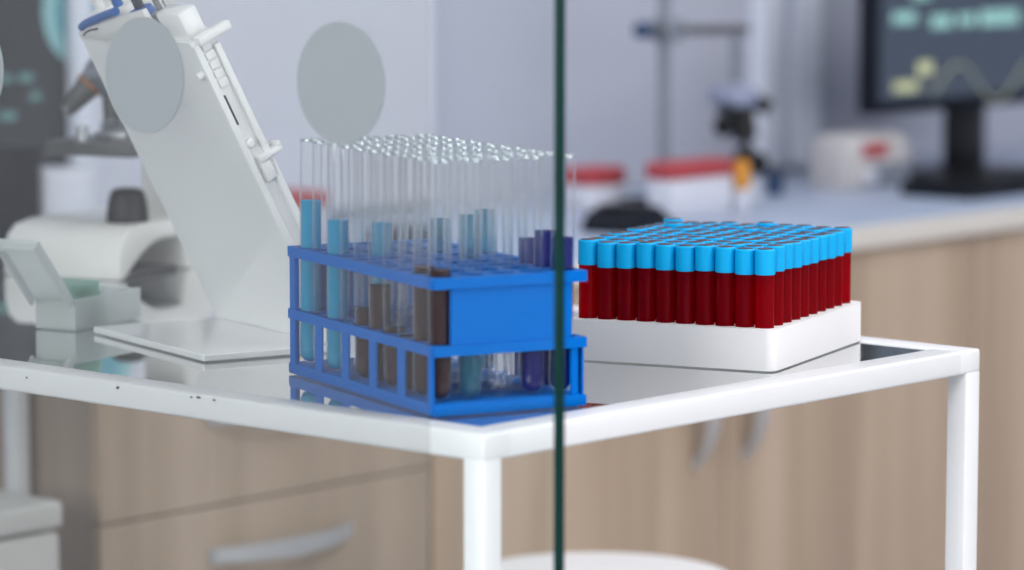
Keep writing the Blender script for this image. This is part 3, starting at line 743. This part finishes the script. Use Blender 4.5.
MB().box(0.130, 0.186, -0.045, 0.02, 0.152, 0.186, 0.010, 3).build('head', M['lens_grey'], bm_)
MB().rod((0.086, -0.05, 0.122), (0.126, -0.02, 0.152), 0.0155, 0.010).build('eyepiece', M['black'], bm_)
MB().rod((0.214, -0.04, 0.150), (0.184, -0.02, 0.166), 0.0145, 0.010).build('eyepiece', M['black'], bm_)
MB().rod((0.168, -0.03, 0.100), (0.172, -0.015, 0.152), 0.020, 0.022).build('objective', M['black'], bm_)
MB().rod((0.176, -0.016, 0.130), (0.206, -0.016, 0.055), 0.008).build('link_arm', M['dark_grey'], bm_)
MB().rod((0.196, -0.04, 0.058), (0.200, 0.006, 0.068), 0.019).build('focus_knob', M['black'], bm_)
MB().rod((0.205, -0.016, 0.0), (0.205, -0.016, 0.06), 0.012, 0.010).build('foot_post', M['carton'], bm_)

dk = thing('desk_phone', 'low black device on the counter, beside the glass edge', 'device', on(1.915, 1.47), THB+R(12))
MB().prism([(-0.07, 0), (0.07, 0), (0.07, 0.014), (0.03, 0.034), (-0.05, 0.030), (-0.07, 0.012)], -0.04, 0.04, 'y', 0.005).build('casing', M['black_matt'], dk)
MB().box(-0.045, 0.02, -0.030, 0.030, 0.031, 0.039, 0.004, 2).build('handset', M['black'], dk)
dt = tag(MB().box(-0.04, 0.04, -0.04, 0.04, 0, 0.045, 0.005, 2).build('dark_tray', M['black_matt'], None, on(1.395, 1.42), THB), 'low dark block on the counter, just left of the blue rack', 'tray')
bb = thing('small_blue_bottle', 'small dark blue bottle beside the boom microscope\'s foot', 'bottle', on(2.515, 1.66), THB)
MB().lathe([(0, 0), (0.014, 0), (0.015, 0.003), (0.015, 0.03), (0.009, 0.036), (0, 0.036)], 20).build('bottle_body', M['navy'], bb)
MB().lathe([(0, 0.036), (0.008, 0.036), (0.008, 0.046), (0, 0.046)], 16).build('cap', M['black'], bb)

dv = thing('bench_device', 'beige bench device with a red display, left of the right monitor\'s stand', 'device', on(2.735, 1.66), THB)
MB().prism([(-0.090, 0), (0.090, 0), (0.092, 0.05), (0.084, 0.078), (0.06, 0.090), (-0.06, 0.090), (-0.086, 0.078), (-0.092, 0.05)], -0.05, 0.03, 'y', 0.008).build('casing', M['device'], dv)
MB().box(-0.048, 0.022, -0.0525, -0.050, 0.052, 0.076, 0.001, 1).build('display', M['red'], dv)['label'] = 'red display'
MB().box(-0.03, 0.085, -0.0515, -0.050, 0.004, 0.040, 0.001, 1).build('lower_panel', M['mid_grey'], dv)
MB().rod((-0.030, -0.050, 0.020), (-0.030, -0.060, 0.020), 0.0125).build('dial', M['carton'], dv)
kb = thing('keyboard', 'black keyboard on the counter in front of the right monitor', 'keyboard', on(2.83, 1.43), THB)
MB().prism([(-0.07, 0), (0.07, 0), (0.07, 0.022), (-0.07, 0.012)], -0.19, 0.19, 'x', 0.003).build('keyboard_body', M['black_matt'], kb)
kk = MB()
for r_ in range(5):
    for c_ in range(14):
        kk.box(-0.182+c_*0.026, -0.182+c_*0.026+0.022, -0.058+r_*0.024, -0.058+r_*0.024+0.019, 0.0138+0.00171*r_, 0.0200+0.00171*r_)
kk.build('keys', M['black'], kb)['kind'] = 'stuff'
# ------------------------------------------------------------------ under the table
bn = thing('waste_bin', 'off-white lidded bin on the floor beside the wood drawer unit', 'bin', Vector((*(room(0.592, 1.20)).xy, 0)), THB)
bh_ = TZ-0.275
MB().box(-0.26, 0.0, 0.0, 0.13, 0.0, bh_-0.036, 0.008, 3).build('bin_body', M['bin'], bn)
MB().box(-0.264, 0.003, -0.003, 0.133, bh_-0.032, bh_, 0.007, 3).build('lid', M['bin'], bn)
sl = thing('stool', 'round white stool seat just below the lab table', 'stool', Vector((0.096, 3.86, 0)), 0)
sz = TZ-0.352
MB().lathe([(0, sz-0.06), (0.150, sz-0.058), (0.165, sz-0.045), (0.168, sz-0.020), (0.155, sz-0.004), (0.12, sz), (0, sz)], 40).build('seat', M['seat'], sl)
MB().rod((0, 0, 0.08), (0, 0, sz-0.055), 0.025).build('column', M['steel'], sl)
for k in range(5):
    a_ = 2*math.pi*k/5+.3
    lg = MB().rod((0, 0, 0.085), (0.25*math.cos(a_), 0.25*math.sin(a_), 0.060), 0.016, 0.011).build('leg', M['steel'], sl)
    MB().rod((0.25*math.cos(a_)-0.012*math.sin(a_), 0.25*math.sin(a_)+0.012*math.cos(a_), 0.026), (0.25*math.cos(a_)+0.012*math.sin(a_), 0.25*math.sin(a_)-0.012*math.cos(a_), 0.026), 0.026).build('caster', M['black'], lg)

# ------------------------------------------------------------------ camera, world, view
wd_ = bpy.data.worlds.new('world'); sc.world = wd_; wd_.use_nodes = True
wd_.node_tree.nodes['Background'].inputs[0].default_value = (0.75, 0.8, 0.9, 1); wd_.node_tree.nodes['Background'].inputs[1].default_value = 0.3
F = 3461.0
cd = bpy.data.cameras.new('camera'); cam = bpy.data.objects.new('camera', cd); col.objects.link(cam)
cam.location = (0, 0, TZ+0.428); cam.rotation_euler = (math.pi/2-0.1159, 0, 0)
cd.sensor_width = 36; cd.sensor_fit = 'HORIZONTAL'; cd.lens = 36*F/1024
cd.clip_start = 0.05; cd.clip_end = 60
cd.dof.use_dof = True; cd.dof.focus_distance = 3.06; cd.dof.aperture_fstop = cd.lens/35.0; cd.dof.aperture_blades = 0
sc.camera = cam
vs = sc.view_settings
sc.display_settings.display_device = 'sRGB'
vs.view_transform = 'Standard'; vs.look = 'None'; vs.gamma = 1.0; vs.use_curve_mapping = False; vs.exposure = -0.50
cy = sc.cycles
cy.use_denoising = True
cy.max_bounces = 14; cy.diffuse_bounces = 5; cy.glossy_bounces = 6; cy.transmission_bounces = 8; cy.transparent_max_bounces = 96
cy.caustics_reflective = False; cy.caustics_refractive = False
cy.sample_clamp_indirect = 6.0
